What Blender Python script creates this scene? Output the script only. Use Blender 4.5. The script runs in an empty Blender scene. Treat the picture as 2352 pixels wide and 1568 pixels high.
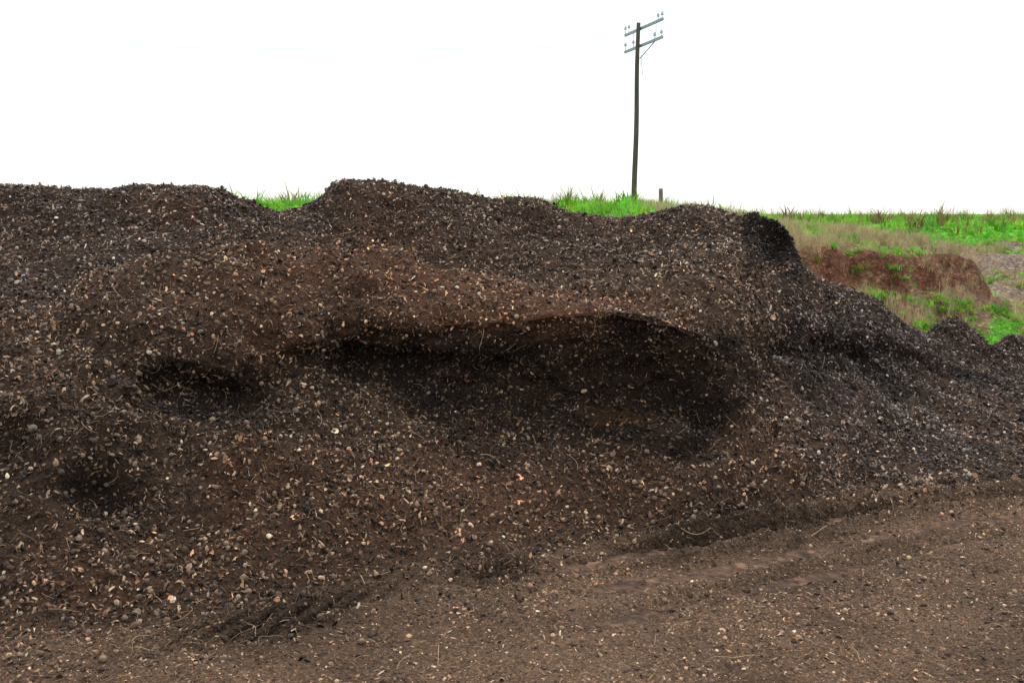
import bpy, math, numpy as np
from mathutils import Vector
rng = np.random.default_rng(7)
sc = bpy.context.scene

# ------------------------------------------------------------------ camera
TH = math.radians(7.3); CAMH = 2.1; F = 2287.0
cam_d = bpy.data.cameras.new("camera"); cam = bpy.data.objects.new("camera", cam_d)
sc.collection.objects.link(cam); sc.camera = cam
cam_d.lens = 35; cam_d.sensor_width = 36; cam_d.clip_end = 5000
cam.location = (0, 0, CAMH); cam.rotation_euler = (math.pi/2 - TH, 0, 0)
sT, cT = math.sin(TH), math.cos(TH)
def unproject(px, py, d):
    """image pixel and estimated depth, unprojected through the camera -> world xyz"""
    xc = (px-1176)/F; yc = (784-py)/F
    dy = cT + yc*sT
    t = d/dy
    return (xc*t, d, CAMH + t*(-sT + yc*cT))

# ------------------------------------------------------------------ world, sun
w = bpy.data.worlds.new("World"); sc.world = w; w.use_nodes = True
nt = w.node_tree; nt.nodes.clear()
SUN_EL, SUN_AZ = 58, 20
sky = nt.nodes.new("ShaderNodeTexSky"); sky.sky_type = 'NISHITA'; sky.sun_disc = False
sky.sun_elevation = math.radians(SUN_EL); sky.sun_rotation = math.radians(SUN_AZ)
b1 = nt.nodes.new("ShaderNodeBackground"); b1.inputs[1].default_value = 0.05
b2 = nt.nodes.new("ShaderNodeBackground"); b2.inputs[0].default_value = (1, 1, 1, 1); b2.inputs[1].default_value = 0.95
ad = nt.nodes.new("ShaderNodeAddShader"); ow = nt.nodes.new("ShaderNodeOutputWorld")
nt.links.new(sky.outputs[0], b1.inputs[0]); nt.links.new(b1.outputs[0], ad.inputs[0])
nt.links.new(b2.outputs[0], ad.inputs[1]); nt.links.new(ad.outputs[0], ow.inputs[0])
sl = bpy.data.lights.new("sun", 'SUN'); so = bpy.data.objects.new("sun", sl); sc.collection.objects.link(so)
sl.energy = 1.5; sl.angle = math.radians(10); sl.color = (1, .95, .88)
az = math.radians(SUN_AZ); el = math.radians(SUN_EL)
sd = Vector((math.sin(az)*math.cos(el), math.cos(az)*math.cos(el), math.sin(el)))
so.rotation_euler = sd.to_track_quat('Z', 'Y').to_euler(); so.location = (5, 20, 30)
sc.view_settings.view_transform = 'Standard'; sc.view_settings.look = 'None'
sc.view_settings.exposure = 0

# ------------------------------------------------------------------ noise
def hsh(ix, iy, iz, seed):
    h = (ix.astype(np.uint32)*np.uint32(374761393) + iy.astype(np.uint32)*np.uint32(668265263)
         + iz.astype(np.uint32)*np.uint32(2147483647 - 12345) + np.uint32((seed*974711) & 0xffffffff))
    h = (h ^ (h >> np.uint32(13)))*np.uint32(1274126177)
    h = (h ^ (h >> np.uint32(16)))*np.uint32(2246822519)
    h = h ^ (h >> np.uint32(15))
    return (h & np.uint32(0xffffff)).astype(np.float32)/16777215.0
def vn(x, y, z, s, seed=0):
    x = x/s+1000.3; y = y/s+1000.7; z = z/s+1000.1
    ix = np.floor(x); iy = np.floor(y); iz = np.floor(z)
    fx = x-ix; fy = y-iy; fz = z-iz
    fx = fx*fx*(3-2*fx); fy = fy*fy*(3-2*fy); fz = fz*fz*(3-2*fz)
    ix = ix.astype(np.int64); iy = iy.astype(np.int64); iz = iz.astype(np.int64)
    r = 0
    for a in (0, 1):
        for b in (0, 1):
            for c in (0, 1):
                wgt = (fx if a else 1-fx)*(fy if b else 1-fy)*(fz if c else 1-fz)
                r = r + wgt*hsh(ix+a, iy+b, iz+c, seed)
    return r*2-1
def fbm(x, y, z, s, o=3, seed=0):
    r = 0; a = 1; t = 0
    for i in range(o):
        r = r + a*vn(x, y, z, s/2**i, seed+i*17); t += a; a *= .5
    return r/t
def sst(a, b, x):
    t = np.clip((x-a)/(b-a), 0, 1); return t*t*(3-2*t)

def pchip(xk, yk, x):
    """monotone cubic; yk shape (n, ...)"""
    xk = np.asarray(xk, float); yk = np.asarray(yk, float)
    n = len(xk); h = np.diff(xk); sh = (n-1,)+(1,)*(yk.ndim-1); H = h.reshape(sh)
    dl = np.diff(yk, axis=0)/H
    m = np.zeros_like(yk); m[0] = dl[0]; m[-1] = dl[-1]
    w1 = 2*H[1:]+H[:-1]; w2 = H[1:]+2*H[:-1]
    same = dl[1:]*dl[:-1] > 0
    with np.errstate(divide='ignore', invalid='ignore'):
        mm = (w1+w2)/(w1/dl[:-1]+w2/dl[1:])
    m[1:-1] = np.where(same, mm, 0)
    i = np.clip(np.searchsorted(xk, x, side='right')-1, 0, n-2)
    s2 = (len(x),)+(1,)*(yk.ndim-1)
    hh = h[i].reshape(s2); t = ((x-xk[i])/h[i]).reshape(s2)
    t2 = t*t; t3 = t2*t
    return (2*t3-3*t2+1)*yk[i]+(t3-2*t2+t)*hh*m[i]+(-2*t3+3*t2)*yk[i+1]+(t3-t2)*hh*m[i+1]

# ------------------------------------------------------------------ material helpers
def newmat(name):
    m = bpy.data.materials.new(name); m.use_nodes = True
    n = m.node_tree; bs = n.nodes["Principled BSDF"]
    return m, n, bs
def N(n, t, **k):
    x = n.nodes.new(t)
    for a, b in k.items(): setattr(x, a, b)
    return x
def mixc(n, typ, fac, a, b):
    x = N(n, "ShaderNodeMix", data_type='RGBA', blend_type=typ)
    for s, v in ((0, fac), (6, a), (7, b)):
        if hasattr(v, 'links') or isinstance(v, bpy.types.NodeSocket): n.links.new(v, x.inputs[s])
        else: x.inputs[s].default_value = v
    return x.outputs[2]
def ramp(n, src, stops):
    r = N(n, "ShaderNodeValToRGB"); cr = r.color_ramp
    while len(cr.elements) < len(stops): cr.elements.new(.5)
    for e, (p, c) in zip(cr.elements, stops):
        e.position = p; e.color = c if len(c) == 4 else (*c, 1)
    n.links.new(src, r.inputs[0]); return r.outputs[0]
def noise(n, scale, detail=4, rough=.6, vec=None):
    x = N(n, "ShaderNodeTexNoise"); x.inputs["Scale"].default_value = scale
    x.inputs["Detail"].default_value = detail; x.inputs["Roughness"].default_value = rough
    if vec is not None: n.links.new(vec, x.inputs["Vector"])
    return x.outputs["Fac"]
def bump(n, bs, h, st, dist):
    b = N(n, "ShaderNodeBump"); b.inputs["Strength"].default_value = st; b.inputs["Distance"].default_value = dist
    n.links.new(h, b.inputs["Height"]); n.links.new(b.outputs[0], bs.inputs["Normal"])

def sheet_mat(name, sc1, sc2, bd):
    m, n, bs = newmat(name)
    tc = N(n, "ShaderNodeTexCoord").outputs["Object"]
    at = N(n, "ShaderNodeAttribute", attribute_name="col").outputs["Color"]
    a = noise(n, sc1, 6, .75, tc); v = N(n, "ShaderNodeTexVoronoi"); v.inputs["Scale"].default_value = sc2
    n.links.new(tc, v.inputs["Vector"])
    f1 = ramp(n, a, [(.3, (.30, .30, .30)), (.7, (1.8, 1.7, 1.6))])
    c = mixc(n, 'MULTIPLY', 1.0, at, f1)
    f2 = ramp(n, v.outputs["Color"], [(.0, (.5, .5, .5)), (.75, (1.1, 1.1, 1.1)), (.97, (2.6, 2.3, 2.0))])
    c = mixc(n, 'MULTIPLY', .8, c, f2)
    n.links.new(c, bs.inputs["Base Color"]); bs.inputs["Roughness"].default_value = .9
    bs.inputs["Specular IOR Level"].default_value = .15
    hh = N(n, "ShaderNodeMath", operation='ADD'); n.links.new(a, hh.inputs[0]); n.links.new(v.outputs["Distance"], hh.inputs[1])
    bump(n, bs, hh.outputs[0], 1.0, bd)
    return m

def grid_mesh(name, X, Y, Z, cols, mat):
    R, C = X.shape
    me = bpy.data.meshes.new(name)
    me.vertices.add(R*C)
    co = np.stack([X, Y, Z], -1).astype(np.float32).reshape(-1); me.vertices.foreach_set("co", co)
    idx = np.arange(R*C).reshape(R, C)
    q = np.stack([idx[:-1, :-1], idx[:-1, 1:], idx[1:, 1:], idx[1:, :-1]], -1).reshape(-1)
    nf = (R-1)*(C-1)
    me.loops.add(nf*4); me.loops.foreach_set("vertex_index", q.astype(np.int32))
    me.polygons.add(nf); me.polygons.foreach_set("loop_start", (np.arange(nf)*4).astype(np.int32))
    me.polygons.foreach_set("use_smooth", np.ones(nf, bool))
    me.update(calc_edges=True)
    a = me.attributes.new("col", 'FLOAT_COLOR', 'POINT')
    c4 = np.ones((R*C, 4), np.float32); c4[:, :3] = cols.reshape(-1, 3); a.data.foreach_set("color", c4.reshape(-1))
    o = bpy.data.objects.new(name, me); sc.collection.objects.link(o); me.materials.append(mat)
    return o

# ------------------------------------------------------------------ heap loft
# per image column, pixel row and estimated depth of: toe, apron, cliff base, cliff mid, cliff top, ridge, dip, upper, crest
cols = {
 -1600: [(1700,4.0),(1500,4.6),(1300,5.2),(1200,5.4),(1100,5.6),(950,6.2),(850,6.8),(760,7.4),(700,8.0)],
 -900: [(1500,4.6),(1280,5.3),(1080,6.0),(1000,6.2),(920,6.4),(780,7.0),(680,7.7),(560,8.7),(455,9.6)],
 -300: [(1490,4.6),(1260,5.3),(1060,5.95),(990,6.1),(930,6.25),(790,6.9),(690,7.6),(560,8.6),(425,9.5)],
 0:    [(1480,4.65),(1250,5.3),(1055,5.9),(1000,6.05),(945,6.15),(800,6.8),(700,7.5),(560,8.5),(421,9.5)],
 110:  [(1465,4.72),(1250,5.35),(1080,5.8),(1020,5.95),(960,6.1),(760,7.0),(700,7.6),(580,8.5),(427,9.55)],
 230:  [(1450,4.8),(1245,5.4),(1040,5.98),(970,6.15),(905,6.4),(640,7.5),(655,7.9),(560,8.6),(436,9.6)],
 290:  [(1443,4.84),(1225,5.55),(985,6.2),(930,6.4),(870,6.58),(620,7.6),(636,8.0),(552,8.7),(432,9.6)],
 340:  [(1436,4.87),(1210,5.65),(955,6.4),(895,6.68),(835,6.68),(603,7.7),(622,8.15),(545,8.8),(430,9.6)],
 450:  [(1420,4.95),(1180,5.8),(955,6.55),(890,6.98),(825,6.8),(578,8.0),(600,8.45),(530,8.95),(433,9.7)],
 550:  [(1397,5.05),(1180,5.8),(988,6.45),(925,6.95),(855,6.87),(560,8.1),(585,8.6),(515,9.2),(458,10.0)],
 640:  [(1375,5.15),(1150,6.0),(905,6.95),(865,7.2),(812,7.25),(556,8.3),(580,8.75),(520,9.4),(486,10.3)],
 710:  [(1358,5.25),(1130,6.1),(890,7.15),(835,7.45),(755,7.4),(558,8.4),(582,8.85),(510,9.45),(462,10.3)],
 800:  [(1340,5.4),(1100,6.4),(885,7.4),(820,7.8),(745,7.6),(566,8.5),(590,8.95),(505,9.5),(421,10.2)],
 920:  [(1318,5.65),(1110,6.5),(935,7.25),(840,7.8),(748,7.6),(578,8.5),(600,8.95),(515,9.6),(423,10.3)],
 1000: [(1305,5.75),(1130,6.5),(968,7.2),(865,7.82),(750,7.64),(615,8.35),(630,8.8),(535,9.5),(437,10.4)],
 1200: [(1280,5.95),(1130,6.65),(1003,7.25),(890,7.94),(740,7.76),(648,8.5),(640,9.0),(555,9.8),(453,10.6)],
 1310: [(1265,6.05),(1125,6.75),(1010,7.25),(895,7.94),(722,7.75),(668,8.45),(645,8.9),(560,9.8),(484,10.8)],
 1400: [(1250,6.15),(1120,6.8),(1012,7.25),(900,7.92),(718,7.75),(690,8.25),(660,8.8),(570,9.8),(496,10.9)],
 1500: [(1235,6.28),(1110,6.85),(1008,7.25),(900,7.87),(732,7.72),(695,8.2),(650,8.8),(570,9.75),(494,10.9)],
 1600: [(1220,6.4),(1100,6.9),(1008,7.3),(900,7.76),(765,7.72),(700,8.2),(640,8.8),(565,9.75),(480,10.9)],
 1690: [(1200,6.6),(1100,7.0),(965,7.5),(870,7.75),(780,7.95),(690,8.5),(620,9.0),(565,9.7),(484,10.6)],
 1780: [(1187,6.75),(1050,7.4),(850,8.6),(800,8.95),(740,8.9),(680,9.2),(604,9.75),(555,9.95),(503,9.97)],
 1816: [(1182,6.8),(1040,7.4),(848,8.7),(800,9.05),(742,9.0),(690,9.3),(625,9.6),(590,9.85),(545,9.95)],
 1838: [(1178,6.85),(1035,7.5),(848,8.8),(800,9.15),(742,9.1),(700,9.35),(660,9.6),(632,9.85),(608,10.1)],
 1950: [(1160,7.1),(1010,8.1),(858,9.5),(812,9.95),(765,9.9),(738,10.15),(715,10.4),(692,10.7),(670,11)],
 2010: [(1150,7.2),(1005,8.4),(858,9.8),(815,10.2),(770,10.2),(755,10.5),(742,10.8),(725,11.2),(708,11.5)],
 2070: [(1140,7.3),(1000,8.7),(862,10.2),(830,10.6),(792,10.75),(785,11.0),(778,11.3),(768,11.6),(755,12)],
 2130: [(1132,7.4),(1000,8.7),(880,10.4),(850,10.9),(820,11.1),(805,11.4),(794,11.7),(778,12.2),(766,12.6)],
 2190: [(1125,7.5),(1010,8.8),(900,10.5),(875,11.0),(848,11.3),(830,11.7),(815,12.0),(765,12.3),(730,12.5)],
 2235: [(1120,7.55),(1015,8.8),(915,10.3),(885,10.95),(858,11.3),(845,11.7),(830,12.0),(785,12.3),(748,12.6)],
 2270: [(1115,7.6),(1020,8.8),(930,10.2),(900,10.9),(870,11.4),(850,11.8),(836,12.2),(815,12.6),(799,13)],
 2320: [(1110,7.65),(1022,8.8),(935,10.1),(905,10.8),(875,11.35),(850,11.8),(830,12.2),(795,12.6),(768,12.8)],
 2380: [(1103,7.7),(1025,8.8),(940,10.0),(910,10.7),(880,11.3),(855,11.8),(835,12.2),(805,12.7),(782,13.0)],
 2750: [(1090,7.85),(1040,8.6),(950,10.1),(920,10.7),(890,11.2),(870,11.6),(850,12.0),(830,12.5),(815,13)],
 3500: [(1080,7.9),(1050,8.4),(960,9.8),(930,10.4),(900,11),(880,11.5),(860,12.0),(840,12.5),(825,13)],
}
pxs = sorted(cols); seg = [6, 200, 90, 90, 46, 50, 80, 30, 50, 70, 22, 16, 8]
ctrl = []
for p in pxs:
    pts = [unproject(p, a, d) for a, d in cols[p]]
    xt = (p-1176)/F*6
    t0 = pts[0]
    pts[0] = (t0[0], t0[1], max(0.0, min(t0[2], .02)))
    c = pts[-1]; r = c[0]/c[1]
    back = [(c[0]+r*1.0, c[1]+1.0, c[2]-.25), (c[0]+r*2.5, c[1]+2.5, min(c[2]-.3, max(c[2]-1.1, .0))), (c[0]+r*4, c[1]+4.2, -.4)]
    ctrl.append([(xt, -8, 0.0), (xt, 2.0, 0.0)] + pts + back)
ctrl = np.array(ctrl)                       # (C, R, 3)
rp = np.concatenate([[i + k/s for k in range(s)] for i, s in enumerate(seg)] + [[len(seg)]])
A = pchip(np.arange(14), ctrl.transpose(1, 0, 2), rp)          # (rows, C, 3)
cp = np.concatenate([np.linspace(-1600, -150, 90, endpoint=False), np.linspace(-150, 2500, 900, endpoint=False), np.linspace(2500, 3500, 60)])
G = pchip(np.array(pxs, float), A.transpose(1, 0, 2), cp).transpose(1, 0, 2)    # (rows, cols, 3)
R, C = G.shape[:2]
RP = np.repeat(rp[:, None], C, 1); CP = np.repeat(cp[None, :], R, 0)
def normals(G):
    du = np.gradient(G, axis=1); dv = np.gradient(G, axis=0)
    n = np.cross(du, dv); n /= (np.linalg.norm(n, axis=-1, keepdims=True)+1e-9)
    return n
nr = normals(G)
x, y, z = G[..., 0], G[..., 1], G[..., 2]
pile = sst(1.9, 2.5, RP)
edge = sst(0, .25, RP-1)
d = fbm(x, y, z, 1.1, 2, 3)*.10 + fbm(x, y, z, .33, 2, 9)*.07 + fbm(x, y, z, .09, 2, 21)*.030
d = d + sst(1750, 2050, CP)*np.abs(fbm(x, y, z, .45, 3, 29))*.14*sst(2.3, 3, RP)*(1-sst(9.5, 10.5, RP))
crestk = 1 - .6*sst(9.5, 11, RP)
flat = (fbm(x, y, z, .5, 2, 5)*.018 + fbm(x, y, z, .12, 3, 31)*.018 + vn(x, y, z, .03, 77)*.006)
D = d*pile*crestk + flat*(1-pile)*edge
cl = sst(3.8, 4.2, RP)*(1-sst(5.8, 6.3, RP))*sst(150, 350, CP)
D = D + cl*(fbm(x, y, z*2, .30, 3, 41)*.12)
# small hollows dug out at the left
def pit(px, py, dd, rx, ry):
    c = unproject(px, py, dd)
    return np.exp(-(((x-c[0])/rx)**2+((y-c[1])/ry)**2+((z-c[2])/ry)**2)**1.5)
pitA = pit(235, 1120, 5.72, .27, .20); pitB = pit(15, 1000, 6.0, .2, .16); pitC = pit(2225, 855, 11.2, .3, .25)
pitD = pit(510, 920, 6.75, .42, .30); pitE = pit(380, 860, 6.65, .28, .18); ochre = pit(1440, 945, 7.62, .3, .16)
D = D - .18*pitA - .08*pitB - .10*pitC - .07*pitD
# old wheel tracks and churned mud along the toe
ty = G[np.searchsorted(rp, 2.0), :, 1][None, :]
td = ty - y                                            # distance in front of the toe
fm = (RP < 2.6)*(RP > 1.0)*1.0
wob = fbm(x, y*0, z*0, 1.3, 2, 55)*.16
def band(c, wd): return np.exp(-((td-c-wob)/wd)**2)
patch = sst(-.35, .35, fbm(x, y, z, .8, 2, 88))
clod = np.abs(fbm(x, y, z, .11, 2, 8))*.12
rgt = sst(.0, .8, x)
churn = band(.25, .34)*(.25+.75*patch)
rut = churn*clod + patch*(-.030*band(.42, .11)+.025*band(.62, .05)) + rgt*(.06*band(.12, .07)-.06*band(.33, .10)+.055*band(.52, .05)-.035*band(.78, .12)+.04*band(1.02, .06)-.03*band(1.2, .08))
lugm = np.exp(-((td-.22)/.19)**2)*np.exp(-((x+1.2)/.45)**2)
lug = sst(-.2, .2, np.sin((x*1.0 + td*.6)*2*math.pi/.16 + 1.5*vn(x, y, z, .2, 12)))*.055*lugm - .03*lugm
D = D + fm*edge*(rut*(1-lugm) + lug)
G = G + nr*D[..., None]
ex = np.minimum(sst(0, 40, np.arange(C))[None, :], sst(0, 40, np.arange(C)[::-1])[None, :])
G[..., 2] = G[..., 2]*ex - .35*(1-ex)
G[..., 2] -= .3*(1-sst(0, .4, RP))
nr = normals(G)
x, y, z = G[..., 0], G[..., 1], G[..., 2]
# shade of cut faces and hollows painted into the colour, plus noise patches
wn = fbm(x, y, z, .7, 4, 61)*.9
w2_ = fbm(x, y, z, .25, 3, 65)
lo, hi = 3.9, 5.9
shade_dark = sst(lo-.4, lo+.3, RP+wn*1.1)*(1-sst(hi-.6, hi+.5, RP+wn*1.3))
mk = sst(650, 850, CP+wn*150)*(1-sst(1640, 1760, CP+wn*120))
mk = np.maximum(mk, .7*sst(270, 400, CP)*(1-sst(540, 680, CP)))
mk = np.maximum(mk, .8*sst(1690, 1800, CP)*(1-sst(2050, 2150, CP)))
shade_dark = shade_dark*mk
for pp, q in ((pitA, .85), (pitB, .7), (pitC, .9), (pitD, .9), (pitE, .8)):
    shade_dark = np.maximum(shade_dark, np.clip(pp*1.3+w2_*.3*(pp > .1), 0, 1)*q)
shade_dark = np.maximum(shade_dark, sst(7.8, 8.1, RP)*(1-sst(9.9, 10.3, RP))*sst(1695, 1720, CP+wn*30)*(1-sst(1830, 1845, CP)))
shade_dark = np.maximum(shade_dark, .65*sst(.2, .45, fbm(x, y, z, 1.2, 3, 67))*sst(1750, 2000, CP)*sst(2.5, 3.2, RP))
shade_dark = np.clip(shade_dark*(.85+.5*w2_), 0, 1)
gr1 = sst(1600, 2000, CP+wn*300)*sst(2.0, 2.5, RP)*.8
gr2 = sst(7.2, 8, RP+wn*.6)*(1-sst(500, 1000, CP+wn*200))*.55
grey = np.maximum(np.maximum(gr1, gr2), .3*sst(8.0, 9, RP+wn*.6))
bulge = sst(5.4, 6.2, RP+wn)*(1-sst(7.2, 8.4, RP+wn))*sst(200, 800, CP)*(1-sst(1400, 1750, CP))
red = np.clip(sst(-.1, .4, fbm(x, y, z, 1.0, 3, 71)), 0, 1)
red = np.maximum(red*.55, .8*bulge)
red = red*pile
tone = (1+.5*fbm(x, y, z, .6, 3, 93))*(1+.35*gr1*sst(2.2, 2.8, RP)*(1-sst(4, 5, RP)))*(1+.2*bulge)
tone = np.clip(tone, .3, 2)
tr = np.clip(fm*(band(.28, .34)*(.25+.75*patch)+.5*rgt*band(.33, .12)+.3*rgt*band(1.2, .09)+.8*lugm), 0, 1)
base = np.ones(G.shape)*np.array([.060, .038, .025])
flatc = np.array([.142, .094, .062])
fl = (1-sst(1.90, 2.12, RP+wn*.22))
smooth_track = rgt*band(.78, .14)*fm
base = base*(1-fl[..., None]) + flatc*fl[..., None]
base *= (1-.64*tr*(1-.35*sst(1500, 1900, CP)))[..., None]
base *= (1+.35*smooth_track)[..., None]
base = base*(1-.70*shade_dark[..., None])  # painted shade darkens the mulch colour
base = base*(1-.4*grey[..., None]) + .4*grey[..., None]*np.array([.038, .034, .034])*(1-.6*shade_dark[..., None])
base = base*(1+red[..., None]*np.array([.5, .2, .05])*(1-shade_dark[..., None]))*tone[..., None]
base = base + ochre[..., None]*np.array([.05, .026, .006])
m_pile = sheet_mat("shell_mulch", 45, 80, .014)
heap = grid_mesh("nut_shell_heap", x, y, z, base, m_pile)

# ------------------------------------------------------------------ surface sampling
def sample(G, nr, dens, fields, cap=None):
    a = G[:-1, :-1]; b = G[:-1, 1:]; c = G[1:, 1:]; e = G[1:, :-1]
    ar = .5*np.linalg.norm(np.cross(c-a, e-b), axis=-1)
    wq = ar*.25*(dens[:-1, :-1]+dens[1:, 1:]+dens[:-1, 1:]+dens[1:, :-1])
    tot = wq.sum(); print("tot", tot); n = int(tot if cap is None else min(tot, cap))
    cdf = np.cumsum(wq.ravel()); q = np.searchsorted(cdf, rng.random(n)*cdf[-1]); q = np.clip(q, 0, wq.size-1)
    i, j = np.divmod(q, wq.shape[1]); u = rng.random(n)[:, None]; v = rng.random(n)[:, None]
    P = (G[i, j]*(1-u)*(1-v)+G[i, j+1]*u*(1-v)+G[i+1, j+1]*u*v+G[i+1, j]*(1-u)*v)
    return P, nr[i, j], [f[i, j] for f in fields]

def euler_from_normal(n, tilt):
    m = len(n)
    k = n + rng.normal(size=(m, 3))*tilt[:, None]; k /= np.linalg.norm(k, axis=1, keepdims=True)
    h = rng.normal(size=(m, 3)); xx = np.cross(h, k); xx /= np.linalg.norm(xx, axis=1, keepdims=True)
    yy = np.cross(k, xx)
    sy = -xx[:, 2]
    ey = np.arcsin(np.clip(sy, -1, 1)); exx = np.arctan2(yy[:, 2], k[:, 2]); ez = np.arctan2(xx[:, 1], xx[:, 0])
    return np.stack([exx, ey, ez], 1)

def make_scatter(name, P, rot, scl, idx, col, coll):
    me = bpy.data.meshes.new(name); me.vertices.add(len(P)); me.vertices.foreach_set("co", P.astype(np.float32).reshape(-1))
    for nm, ty_, arr in (("rot", 'FLOAT_VECTOR', rot), ("scl", 'FLOAT_VECTOR', scl), ("tint", 'FLOAT_VECTOR', col)):
        a = me.attributes.new(nm, ty_, 'POINT'); a.data.foreach_set("vector", arr.astype(np.float32).reshape(-1))
    a = me.attributes.new("idx", 'INT', 'POINT'); a.data.foreach_set("value", idx.astype(np.int32))
    o = bpy.data.objects.new(name, me); sc.collection.objects.link(o)
    g = bpy.data.node_groups.new(name+"_scatter", 'GeometryNodeTree')
    g.interface.new_socket("Geometry", in_out='INPUT', socket_type='NodeSocketGeometry')
    g.interface.new_socket("Geometry", in_out='OUTPUT', socket_type='NodeSocketGeometry')
    gi = g.nodes.new("NodeGroupInput"); go = g.nodes.new("NodeGroupOutput")
    ip = g.nodes.new("GeometryNodeInstanceOnPoints"); ci = g.nodes.new("GeometryNodeCollectionInfo")
    ci.inputs["Collection"].default_value = coll; ci.inputs["Separate Children"].default_value = True; ci.inputs["Reset Children"].default_value = True
    def na(nm, t):
        x = g.nodes.new("GeometryNodeInputNamedAttribute"); x.data_type = t; x.inputs["Name"].default_value = nm
        return [s for s in x.outputs if s.enabled and s.name == "Attribute"][0]
    er = g.nodes.new("FunctionNodeEulerToRotation")
    L = g.links.new
    L(gi.outputs[0], ip.inputs["Points"]); L(ci.outputs[0], ip.inputs["Instance"]); ip.inputs["Pick Instance"].default_value = True
    L(na("idx", 'INT'), ip.inputs["Instance Index"]); L(na("rot", 'FLOAT_VECTOR'), er.inputs[0]); L(er.outputs[0], ip.inputs["Rotation"])
    L(na("scl", 'FLOAT_VECTOR'), ip.inputs["Scale"]); L(ip.outputs[0], go.inputs[0])
    md = o.modifiers.new("scatter", 'NODES'); md.node_group = g
    return o

def proto(coll, name, V, Fc, mat, smooth=True):
    me = bpy.data.meshes.new(name); me.from_pydata([tuple(map(float, v)) for v in V], [], Fc); me.materials.append(mat)
    if smooth: me.polygons.foreach_set("use_smooth", np.ones(len(me.polygons), bool))
    me.update()
    o = bpy.data.objects.new(name, me); coll.objects.link(o); return o

def inst_mat(name, rough, spec, mott, trans=0, inner=None):
    m, n, bs = newmat(name)
    at = N(n, "ShaderNodeAttribute", attribute_name="tint", attribute_type='INSTANCER').outputs["Color"]
    tc = N(n, "ShaderNodeTexCoord").outputs["Object"]
    a = noise(n, mott, 3, .6, tc)
    f = ramp(n, a, [(.3, (.5, .5, .5)), (.7, (1.45, 1.45, 1.45))])
    c = mixc(n, 'MULTIPLY', 1.0, at, f)
    if inner:
        bf = N(n, "ShaderNodeNewGeometry").outputs["Backfacing"]
        c2 = mixc(n, 'MULTIPLY', 1.0, c, (*inner, 1)); c = mixc(n, 'MIX', bf, c, c2)
    n.links.new(c, bs.inputs["Base Color"]); bs.inputs["Roughness"].default_value = rough
    bs.inputs["Specular IOR Level"].default_value = spec
    if trans:
        t = N(n, "ShaderNodeBsdfTranslucent"); n.links.new(c, t.inputs[0])
        mx = N(n, "ShaderNodeMixShader"); mx.inputs[0].default_value = trans
        n.links.new(bs.outputs[0], mx.inputs[1]); n.links.new(t.outputs[0], mx.inputs[2])
        n.links.new(mx.outputs[0], n.nodes["Material Output"].inputs[0])
    return m

# ------------------------------------------------------------------ shell prototypes
m_shell = inst_mat("nut_shell", .6, .28, 1.6, 0, (1.9, 1.65, 1.4))
cs = bpy.data.collections.new("shell_pieces")
def cap(maxang, cut, seed, ell=(1, 1, 1), rings=3, segs=9, wob=.2):
    r = np.random.default_rng(seed); V = [(0, 0, ell[2])]; Fc = []
    ang_j = [maxang*(1+r.uniform(-cut, cut)) for _ in range(segs)]
    for i in range(1, rings+1):
        for j in range(segs):
            th = ang_j[j]*i/rings; ph = 2*math.pi*j/segs
            q = 1+r.uniform(-wob, wob)*.4
            V.append((math.sin(th)*math.cos(ph)*ell[0]*q, math.sin(th)*math.sin(ph)*ell[1]*q, math.cos(th)*ell[2]*q))
    for j in range(segs): Fc.append((0, 1+j, 1+(j+1) % segs))
    for i in range(rings-1):
        for j in range(segs):
            a = 1+i*segs+j; b = 1+i*segs+(j+1) % segs
            Fc.append((a, a+segs, b+segs, b))
    V = np.array(V); n0 = len(V); inner = []
    for j in range(segs):
        v = V[1+(rings-1)*segs+j]*np.array([.86, .86, .92]); inner.append(v)
    V = np.vstack([V, inner])
    for j in range(segs):
        a = 1+(rings-1)*segs+j; b = 1+(rings-1)*segs+(j+1) % segs
        Fc.append((a, n0+j, n0+(j+1) % segs, b))
    V[:, 2] -= V[:, 2].mean()
    return V, Fc
for k, args in enumerate([(1.4, .25, 1, (1, 1.2, 1)), (1.15, .4, 2, (.85, 1.45, .75)), (.95, .55, 3, (1.4, 1.0, .7)), (.8, .55, 4, (1.7, .75, .9)), (1.0, .45, 5, (.6, 2.0, .55))]):
    V, Fc = cap(*args); proto(cs, "a%d_shell" % k, V, Fc, m_shell)
def ball(seed, ell, wb=.04):
    r = np.random.default_rng(seed); V = [(0, 0, ell[2])]; Fc = []; rings = 5; segs = 9
    for i in range(1, rings):
        for j in range(segs):
            th = math.pi*i/rings; ph = 2*math.pi*j/segs; q = 1+r.uniform(-wb, wb)
            V.append((math.sin(th)*math.cos(ph)*ell[0]*q, math.sin(th)*math.sin(ph)*ell[1]*q, math.cos(th)*ell[2]*q))
    V.append((0, 0, -ell[2])); e = len(V)-1
    for j in range(segs): Fc.append((0, 1+j, 1+(j+1) % segs)); Fc.append((e, e-segs+(j+1) % segs, e-segs+j))
    for i in range(rings-2):
        for j in range(segs):
            a = 1+i*segs+j; b = 1+i*segs+(j+1) % segs; Fc.append((a, a+segs, b+segs, b))
    return V, Fc
V, Fc = ball(11, (1, 1.08, 1)); proto(cs, "b0_nut", V, Fc, m_shell)
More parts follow.
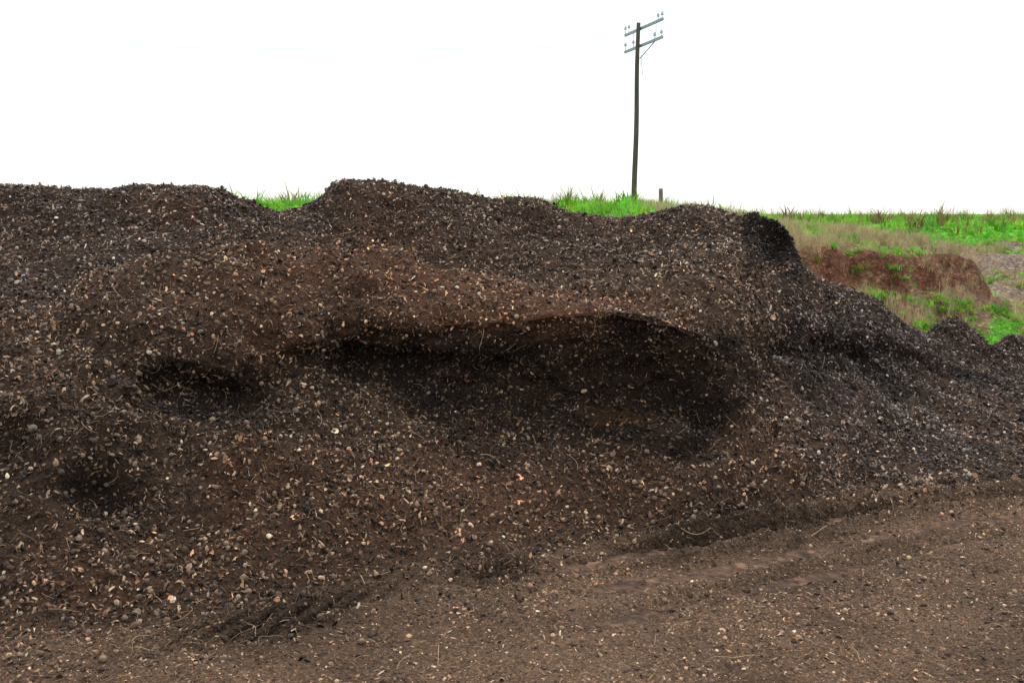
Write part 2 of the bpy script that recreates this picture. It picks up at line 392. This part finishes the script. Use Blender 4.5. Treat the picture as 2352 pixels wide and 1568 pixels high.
def chip(seed, n=6, el=(1, .8)):
    r = np.random.default_rng(seed); top = []
    for j in range(n):
        a = 2*math.pi*j/n; q = r.uniform(.55, 1.15); top.append((q*math.cos(a)*el[0], q*el[1]*math.sin(a), r.uniform(-.15, .15)-.3*q*q*math.cos(a)**2))
    V = [(0, 0, .08)]+top+[(t[0]*.97, t[1]*.97, t[2]-.10) for t in top]; Fc = []
    for j in range(n):
        k = (j+1) % n; Fc.append((0, 1+j, 1+k)); Fc.append((1+j, 1+n+j, 1+n+k, 1+k))
    return V, Fc
V, Fc = chip(21); proto(cs, "c0_chip", V, Fc, m_shell, False)
V, Fc = chip(22, 5, (1.6, .5)); proto(cs, "c1_chip", V, Fc, m_shell, False)
V, Fc = chip(23, 6, (2.2, .28)); proto(cs, "c2_sliver", V, Fc, m_shell, False)
NT = 9  # a0..a4,b0,c0,c1,c2

pal = np.array([[.020, .014, .011], [.110, .070, .045], [.200, .140, .098], [.42, .29, .185], [.66, .52, .37]])
def tint(n, probs, shade_dark, grey, red, tone):
    k = rng.choice(5, n, p=probs); c = pal[k]*rng.uniform(.6, 1.5, (n, 1))*rng.uniform(.93, 1.07, (n, 3))
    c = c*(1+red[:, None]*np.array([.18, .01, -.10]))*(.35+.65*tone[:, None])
    lum = c.mean(1, keepdims=True)
    c = c*(1-.7*grey[:, None])+.7*grey[:, None]*lum*np.array([1.0, .95, .94])*.92
    wk = np.where(rng.random(n) < .05, .35, 1.0)
    c = c*(1-.80*(shade_dark*wk)[:, None])  # same painted shade carried onto the shell tints
    return np.clip(c, 0, .8)
dn = 1480*(.86*sst(1.80, 2.3, RP+wn*.45)+.14*sst(1.6, 1.95, RP+wn*.3))
dn = dn*(1-.7*tr)*(1-.92*lugm*fm)*(1-.35*bulge)*(.62+.38*sst(-.3, .15, fbm(x, y, z, .45, 3, 97)))
side = sst(-500, -150, CP)*(1-sst(2500, 2800, CP)); dn = dn*(.2+.8*side)
dn = dn*(1-.75*sst(10.3, 10.9, RP))*(1-sst(12.0, 12.6, RP))
P, n_, (shd, gr, re, to) = sample(G, nr, dn, [shade_dark, grey, red, tone], 320000)
n = len(P); print("SHELLS", n)
s = rng.uniform(.008, .0185, n)*np.where(rng.random(n) < .06, 1.4, 1); sc3 = s[:, None]*rng.uniform(.85, 1.15, (n, 3))
ii = rng.choice(NT, n, p=[.12, .15, .16, .15, .14, .03, .07, .09, .09])
P = P + n_*(s*rng.uniform(-.3, 1.0, n))[:, None]
ro = euler_from_normal(n_, np.where(rng.random(n) < .45, .8, 5.0))
c = tint(n, [.29, .31, .22, .14, .04], shd, gr, re, to)
c[ii == 5] = c[ii == 5]*.5+np.array([.13, .10, .078])*.5*(1-.7*shd[ii == 5])[:, None]
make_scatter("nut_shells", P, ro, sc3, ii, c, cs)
# foreground trodden shells and chips
fg = (1-sst(1.95, 2.2, RP+wn*.25))*sst(1.15, 1.3, RP)
dn2 = 3000*fg*(1-.55*tr)*(1-.6*smooth_track)*(1-.6*lugm)*(.15+.85*side)*(.45+.55*sst(-.3, .3, fbm(x, y, z, .5, 2, 95)))
P, n_, (shd, gr, re, to) = sample(G, nr, dn2, [shade_dark, grey, red, tone], 135000)
n = len(P); print("CHIPS", n)
s = rng.uniform(.003, .0085, n)*np.where(rng.random(n) < .18, 2.0, 1); sc3 = s[:, None]*rng.uniform(.8, 1.25, (n, 3))
ii = rng.choice(NT, n, p=[.07, .11, .14, .13, .08, .03, .17, .14, .13])
P = P + n_*(s*rng.uniform(-.35, .35, n))[:, None]
ro = euler_from_normal(n_, np.full(n, .45))
c = tint(n, [.12, .30, .29, .23, .06], shd, gr, re, to)*np.array([1.08, .97, .88])
make_scatter("trodden_shell_litter", P, ro, sc3, ii, c, cs)
# straw
m_straw = inst_mat("straw", .7, .3, 3)
cst = bpy.data.collections.new("straw_pieces")
for k in range(3):
    r = np.random.default_rng(40+k); V = []; Fc = []; m = 7
    for i in range(m):
        t = i/(m-1)-.5; bx = t; by = .18*(t*t)*(k+.3)*2; bz = .05*math.sin(t*5+k); w_ = .016*(1-.5*abs(t))
        for q in range(3): V.append((bx, by+w_*math.cos(q*2.094), bz+w_*math.sin(q*2.094)))
    for i in range(m-1):
        for q in range(3): Fc.append((i*3+q, i*3+(q+1) % 3, i*3+3+(q+1) % 3, i*3+3+q))
    proto(cst, "s%d" % k, V, Fc, m_straw)
P, n_, (shd,) = sample(G, nr, 70*sst(1.2, 1.4, RP)*(1-sst(10.5, 11, RP))*side*(1-.6*shade_dark), [shade_dark])
n = len(P); s = rng.uniform(.03, .10, n)*np.where(rng.random(n) < .06, 2, 1)
c = np.array([.40, .28, .17])*rng.uniform(.25, 1.5, (n, 1))
make_scatter("straw_litter", P+n_*.016, euler_from_normal(n_, np.full(n, .3)), np.repeat(s[:, None], 3, 1), rng.integers(0, 3, n), c, cst)
# crumbs of trodden mud
m_clod = inst_mat("mud_clod", .9, .15, 2.5)
cc = bpy.data.collections.new("clod_pieces")
for k in range(3):
    V, Fc = ball(60+k, (1, .8, .45), .28); proto(cc, "d%d" % k, V, Fc, m_clod, False)
P, n_, (fr_,) = sample(G, nr, ((900*fg)*(.10+tr*1.2) + 22*sst(1700, 2000, CP)*pile*(RP < 9.5))*side, [tr])
n = len(P); s = rng.uniform(.005, .018, n)*rng.choice([.6, 1, 1.5], n, p=[.5, .4, .1])
s = np.where((P[:, 1] > 7.5), s*2.6, s)
c = (np.array([.115, .075, .050])*(1-.6*np.maximum(fr_, (P[:, 1] > 7.5)*1.2)[:, None]))*rng.uniform(.6, 1.3, (n, 1))
make_scatter("mud_clods", P, euler_from_normal(n_, np.full(n, .4)), s[:, None]*rng.uniform(.7, 1.3, (n, 3)), rng.integers(0, 3, n), c, cc)

# ------------------------------------------------------------------ ground / embankment
gx = np.concatenate([np.array([-900, -500, -250, -120, -70, -45, -32, -25]), np.arange(-20, 3, .35), np.arange(3, 19, .07), np.arange(19, 30, .5), [34, 42, 55, 80, 130, 250, 500, 900]])
gy = np.concatenate([np.array([-300, -100, -40, -15, -5]), np.arange(0, 12, .8), np.arange(12, 27, .07), np.arange(27, 45, .3), np.arange(45, 80, 2), [90, 110, 140, 200, 300, 500, 900, 1800]])
GX, GY = np.meshgrid(gx, gy)
def ground_h(x, y):
    o = np.zeros_like(x)
    top = 1.75 + .52*(1-sst(2, 8.0, x-.12*(y-18)))*(1-.5*sst(25, 60, y)) - .1*sst(60, 200, y)
    n1 = fbm(x, y, o, 2.2, 3, 101); n2 = fbm(x, y, o, .6, 3, 111)
    yb = 16.6 + 1.3*n1 - 3.0*(1-sst(2, 6, x))
    e = y-yb+.6*n2
    steep = 1-sst(8.4, 9.6, x+.9*n2)
    h1 = .72*sst(-.2, 2.2, e)+.60*sst(1.9, 2.5, e)+.2*sst(2.5, 5, e)+.19*sst(5, 12, e)
    h2 = .3*sst(-.5, 2, e)+.7*sst(1.5, 6.5, e)+.71*sst(4, 12, e)
    h = (h1*steep+h2*(1-steep))*top/1.71
    fac = sst(0, 3, e)
    lump = fbm(x, y, o, .28, 3, 141)*.09*sst(1.4, 2, e)*(1-sst(3, 5, e))
    return h + fac*(n2*.09+.05*n1+.035*fbm(x, y, o, .2, 2, 131))*np.where(y < 60, 1, .3) + lump - .02, e, steep
GZ, E, ST = ground_h(GX, GY)
def gcols(x, y, E, ST):
    o = np.zeros_like(x); a = fbm(x, y, o, 1.3, 3, 201); b = fbm(x, y, o, 5, 2, 211); f = fbm(x, y, o, .35, 3, 221)
    soil = np.array([.13, .085, .06]); redc = np.array([.19, .088, .055]); grn = np.array([.13, .44, .035]); dry = np.array([.38, .30, .16]); gry = np.array([.27, .22, .18])
    c = np.ones(x.shape+(3,))*soil
    def mx(c, k, m): return c*(1-m[..., None])+k*m[..., None]
    c = mx(c, dry*.8, sst(-.4, .3, a+f*.4)*sst(-1, 0, E))
    c = mx(c, grn*.7, sst(.0, .3, a*1.0+f*.5)*sst(-.8, .2, E)*(1-sst(1.2, 1.9, E)))
    c = mx(c, redc, sst(1.1, 1.9, E+f*.9)*(1-sst(2.5, 4.0, E+f*1.2))*ST*(.65+.35*sst(-.2, .1, f)))
    c = mx(c, redc*.55, sst(.1, .5, f)*ST*sst(1.3, 1.9, E)*(1-sst(2.6, 3.2, E))*.8)
    c = mx(c, gry, sst(2.8, 4, E+f)*.8*sst(-.5, .1, a)*(1-sst(8, 11, E)))
    c = mx(c, gry*1.15, (1-ST)*sst(2, 4, E)*.8*(1-sst(7, 10, E)))
    gf = sst(7.0, 9, E+a*2.0)
    c = mx(c, mx(np.ones(x.shape+(3,))*grn, dry*.6, sst(.1, .6, b+f*.5)*.4), gf)
    return c
m_ground = sheet_mat("earth_and_turf", 9, 22, .03)
grid_mesh("ground", GX, GY, GZ, gcols(GX, GY, E, ST), m_ground)

# grass prototypes
m_grass = inst_mat("grass_blade", .6, .25, 2, .45)
cg = bpy.data.collections.new("grass_tufts")
def tuft(name, nb, hgt, spread, wd, seed, lean=.5):
    r = np.random.default_rng(seed); V = []; Fc = []
    for b in range(nb):
        a = r.uniform(0, 6.28); rr = spread*math.sqrt(r.random()); bx, by = rr*math.cos(a), rr*math.sin(a)
        la = r.uniform(0, 6.28); ln = lean*r.uniform(.3, 1.3); h = hgt*r.uniform(.5, 1.1); w_ = wd*r.uniform(.6, 1.3)
        px_, py_ = -math.sin(la)*w_, math.cos(la)*w_; s0 = len(V); m = 4
        for i in range(m):
            t = i/(m-1); off = ln*h*t*t; ww = (1-t)**.7*(.6+1.2*t*(1-t)*2)
            cx, cy, cz = bx+math.cos(la)*off, by+math.sin(la)*off, h*(t-.25*ln*t*t)-.02
            V += [(cx-px_*ww, cy-py_*ww, cz), (cx+px_*ww, cy+py_*ww, cz)]
        for i in range(m-1): Fc.append((s0+2*i, s0+2*i+1, s0+2*i+3, s0+2*i+2))
    return proto(cg, name, V, Fc, m_grass)
tuft("g0", 22, .8, .45, .035, 1, .9); tuft("g1", 16, 1.0, .3, .045, 2, .8); tuft("g2", 26, .6, .5, .05, 3, 1.1)
tuft("g3", 26, 1.2, .35, .012, 4, .5); tuft("g4", 18, 1.5, .25, .010, 5, .35); tuft("g5", 9, 1.3, .2, .03, 6, .6)
def gsc(n, xr, yr, fn, hr, kinds, colr, pw=1.0):
    X = rng.uniform(*xr, n); Y = yr[0]+(yr[1]-yr[0])*rng.random(n)**pw
    Z, e, st = ground_h(X, Y); k = rng.random(n) < fn(X, Y, e, st); X, Y, Z = X[k], Y[k], Z[k]; m = len(X)
    s = rng.uniform(*hr, m)*rng.choice([.7, 1, 1.3], m)
    c = colr(m); return np.stack([X, Y, Z], 1), s, rng.choice(kinds, m), c
def GR(m): 
    c = np.array([.21, .70, .06])*rng.uniform(.4, 1.25, (m, 1)); c[:, 0] *= rng.uniform(.7, 2.1, m); return np.clip(c, 0, .85)
def DR(m): return np.array([.64, .52, .29])*rng.uniform(.5, 1.25, (m, 1))*rng.uniform(.93, 1.07, (m, 3))
z0 = lambda x: np.zeros_like(x)
parts = [
 gsc(42000, (-22, 34), (19, 75), lambda x, y, e, s: sst(6.5, 9, e+1.5*fbm(x, y, z0(x), 1.5, 2, 301))*(.7+.3*sst(-.2, .2, fbm(x, y, z0(x), 2.5, 2, 305))), (.12, .26), [0, 1, 2, 0, 5], GR, 1.4),
 gsc(4000, (-20, 34), (22, 50), lambda x, y, e, s: sst(8, 10, e)*sst(-.1, .35, fbm(x, y, z0(x), 1.6, 2, 307)), (.28, .50), [1, 5, 0], GR, 1.2),
 gsc(10000, (-12, 7), (13, 30), lambda x, y, e, s: sst(3, 4.5, e)*.9, (.10, .24), [0, 1, 2, 5], GR),
 gsc(5200, (-20, 34), (22, 60), lambda x, y, e, s: .8*sst(8, 10, e)*sst(-.3, .2, fbm(x, y, z0(x), 2.0, 2, 309)), (.24, .50), [3, 4, 1, 5], lambda m: DR(m)*np.array([.5, .42, .34]), 1.3),
 gsc(34000, (3, 20), (15.5, 25.5), lambda x, y, e, s: sst(-.15, .3, fbm(x, y, z0(x), .9, 3, 311))*sst(-.3, .3, e)*(1-.66*sst(1.5, 1.8, e)*(1-sst(2.5, 3.2, e))*s)*(1-.6*(1-s)), (.09, .22), [3, 4, 4], DR),
 gsc(15000, (3, 20), (15, 21), lambda x, y, e, s: sst(-.05, .3, fbm(x, y, z0(x), .8, 2, 321))*sst(-.8, -.1, e)*(1-.8*sst(1.3, 1.9, e)), (.08, .2), [0, 1, 2], GR),
 gsc(13000, (3, 20), (18, 27), lambda x, y, e, s: sst(.05, .35, fbm(x, y, z0(x), 1.1, 2, 331))*sst(1.6, 3.5, e), (.06, .15), [0, 2], GR),
]
P = np.vstack([p[0] for p in parts]); s = np.concatenate([p[1] for p in parts]); ii = np.concatenate([p[2] for p in parts]); c = np.vstack([p[3] for p in parts])
n = len(P); print("GRASS", n)
ro = np.zeros((n, 3)); ro[:, 2] = rng.uniform(0, 6.28, n); ro[:, :2] = rng.normal(size=(n, 2))*.08
make_scatter("grass", P, ro, np.repeat(s[:, None], 3, 1), ii, c, cg)

# ------------------------------------------------------------------ pole
def tube(pts, rads, segs=12, cap=True):
    V = []; Fc = []; pts = [Vector(p) for p in pts]
    for i, p in enumerate(pts):
        t = (pts[min(i+1, len(pts)-1)]-pts[max(i-1, 0)]).normalized()
        a = t.orthogonal().normalized() if abs(t.z) < .9 else Vector((1, 0, 0)); a = (a-t*a.dot(t)).normalized(); b = t.cross(a)
        for j in range(segs):
            q = 2*math.pi*j/segs; V.append(p+(a*math.cos(q)+b*math.sin(q))*rads[i])
    for i in range(len(pts)-1):
        for j in range(segs): Fc.append((i*segs+j, i*segs+(j+1) % segs, (i+1)*segs+(j+1) % segs, (i+1)*segs+j))
    if cap: Fc.append(tuple(range(segs))[::-1]); Fc.append(tuple((len(pts)-1)*segs+j for j in range(segs)))
    return V, Fc
def obj(name, VF, mat, parent=None, smooth=True):
    me = bpy.data.meshes.new(name); me.from_pydata([tuple(v) for v in VF[0]], [], VF[1]); me.materials.append(mat)
    if smooth: me.polygons.foreach_set("use_smooth", np.ones(len(me.polygons), bool))
    me.update(); o = bpy.data.objects.new(name, me); sc.collection.objects.link(o)
    if parent: o.parent = parent
    return o
def simple(name, c1, c2, scale, rough=.8, metal=0, stretch=None):
    m, n, bs = newmat(name); tc = N(n, "ShaderNodeTexCoord").outputs["Object"]
    if stretch:
        mp = N(n, "ShaderNodeMapping"); mp.inputs["Scale"].default_value = stretch; n.links.new(tc, mp.inputs[0]); tc = mp.outputs[0]
    a = noise(n, scale, 5, .65, tc); n.links.new(ramp(n, a, [(.3, c1), (.7, c2)]), bs.inputs["Base Color"])
    bs.inputs["Roughness"].default_value = rough; bs.inputs["Metallic"].default_value = metal
    bump(n, bs, a, .5, .01); return m
m_wood = simple("weathered_wood", (.04, .037, .03), (.15, .135, .105), 9, .9, 0, (4, 4, .25))
m_steel = simple("galvanised_steel", (.25, .30, .36), (.45, .5, .56), 12, .55, .3)
m_porc = simple("porcelain", (.45, .55, .65), (.7, .78, .85), 20, .3)
pe = bpy.data.objects.new("utility_pole", None); sc.collection.objects.link(pe)
bx, by_ = 3.64, 30.0
zs = np.linspace(1.4, 7.62, 16)
obj("wooden_shaft", tube([(bx+.05*(q-1.4)/6.2+.012*math.sin(q*1.7), by_, q) for q in zs], [.088-.030*(q-1.4)/6.2 for q in zs], 14), m_wood, pe)
dirv = Vector((.80, -2.3, 0)); L = dirv.length; du = dirv.normalized(); side_ = Vector((du.y, -du.x, 0))
def boxbar(a, b, w_, h_):
    a, b = Vector(a), Vector(b); t = (b-a).normalized(); s_ = t.cross(Vector((0, 0, 1)))
    if s_.length < .01: s_ = Vector((1, 0, 0))
    s_.normalize(); u_ = s_.cross(t); V = []
    for p in (a, b):
        for i, j in ((-1, -1), (1, -1), (1, 1), (-1, 1)): V.append(p+s_*i*w_/2+u_*j*h_/2)
    return V, [(0, 1, 2, 3), (7, 6, 5, 4), (0, 4, 5, 1), (1, 5, 6, 2), (2, 6, 7, 3), (3, 7, 4, 0)]
def insul(name, p):
    prof = [(.0, .008), (.09, .008), (.091, .032), (.105, .04), (.12, .026), (.135, .036), (.15, .03), (.17, .022), (.19, .018), (.2, .006)]
    obj(name+"_pin", tube([(p.x, p.y, p.z-.05), (p.x, p.y, p.z+.09)], [.009, .009], 6), m_steel, pe)
    obj(name, tube([(p.x, p.y, p.z+h+.0) for h, r in prof[2:]], [r*1.25 for h, r in prof[2:]], 10), m_porc, pe)
k = 0
ends = {}
for zc, nm in ((7.47, "upper"), (6.98, "lower")):
    c0 = Vector((bx+.05, by_, zc))-side_*.085
    a = c0-du*L*.44+Vector((0, 0, -.03)); b = c0+du*L*.56+Vector((0, 0, .03))
    obj(nm+"_crossarm", boxbar(a, b, .05, .075), m_steel, pe, False); ends[nm] = (a, b, c0)
    for t in ((-.43, -.33, .44, .54) if nm == "upper" else (-.42, -.2, .36, .53)):
        k += 1; insul("insulator_%d" % k, c0+du*L*t+Vector((0, 0, .05)))
for t in (-.24, .36):
    p = ends["lower"][2]+du*L*t-side_*.04; obj("tie_rod", boxbar(p, p+Vector((0, 0, .47)), .014, .014), m_steel, pe, False)
p = ends["lower"][2]+du*L*.34-side_*.04; obj("brace", boxbar(p, Vector((bx+.04, by_, 6.62))-side_*.08, .03, .012), m_steel, pe, False)
p = Vector((bx+.12, by_-.1, 6.75)); obj("loose_wire", tube([p, p+Vector((.03, 0, -.3)), p+Vector((.06, 0, -.62))], [.008]*3, 6), m_steel, pe)
# line wire
a = ends["lower"][0]+Vector((0, 0, .18)); bpt = Vector(unproject(-900, 55, 34))
pts = [a.lerp(bpt, t)+Vector((0, 0, -1.0*4*t*(1-t)*.35)) for t in np.linspace(0, 1, 40)]
obj("overhead_wire", tube(pts, [.0045]*40, 5), m_steel)
# fence post
fx, fy, _ = unproject(1518, 450, 26); g0 = float(ground_h(np.array([fx]), np.array([fy]))[0][0]); zt = unproject(1518, 433, 26)[2]
r = np.random.default_rng(3); hs = np.linspace(g0-.2, zt, 7)
obj("fence_post", tube([(fx+.004*r.normal(), fy, h) for h in hs], [.056+.003*r.normal() for _ in hs], 10), simple("grey_timber", (.09, .08, .06), (.26, .23, .18), 10, .9, 0, (4, 4, .3)))
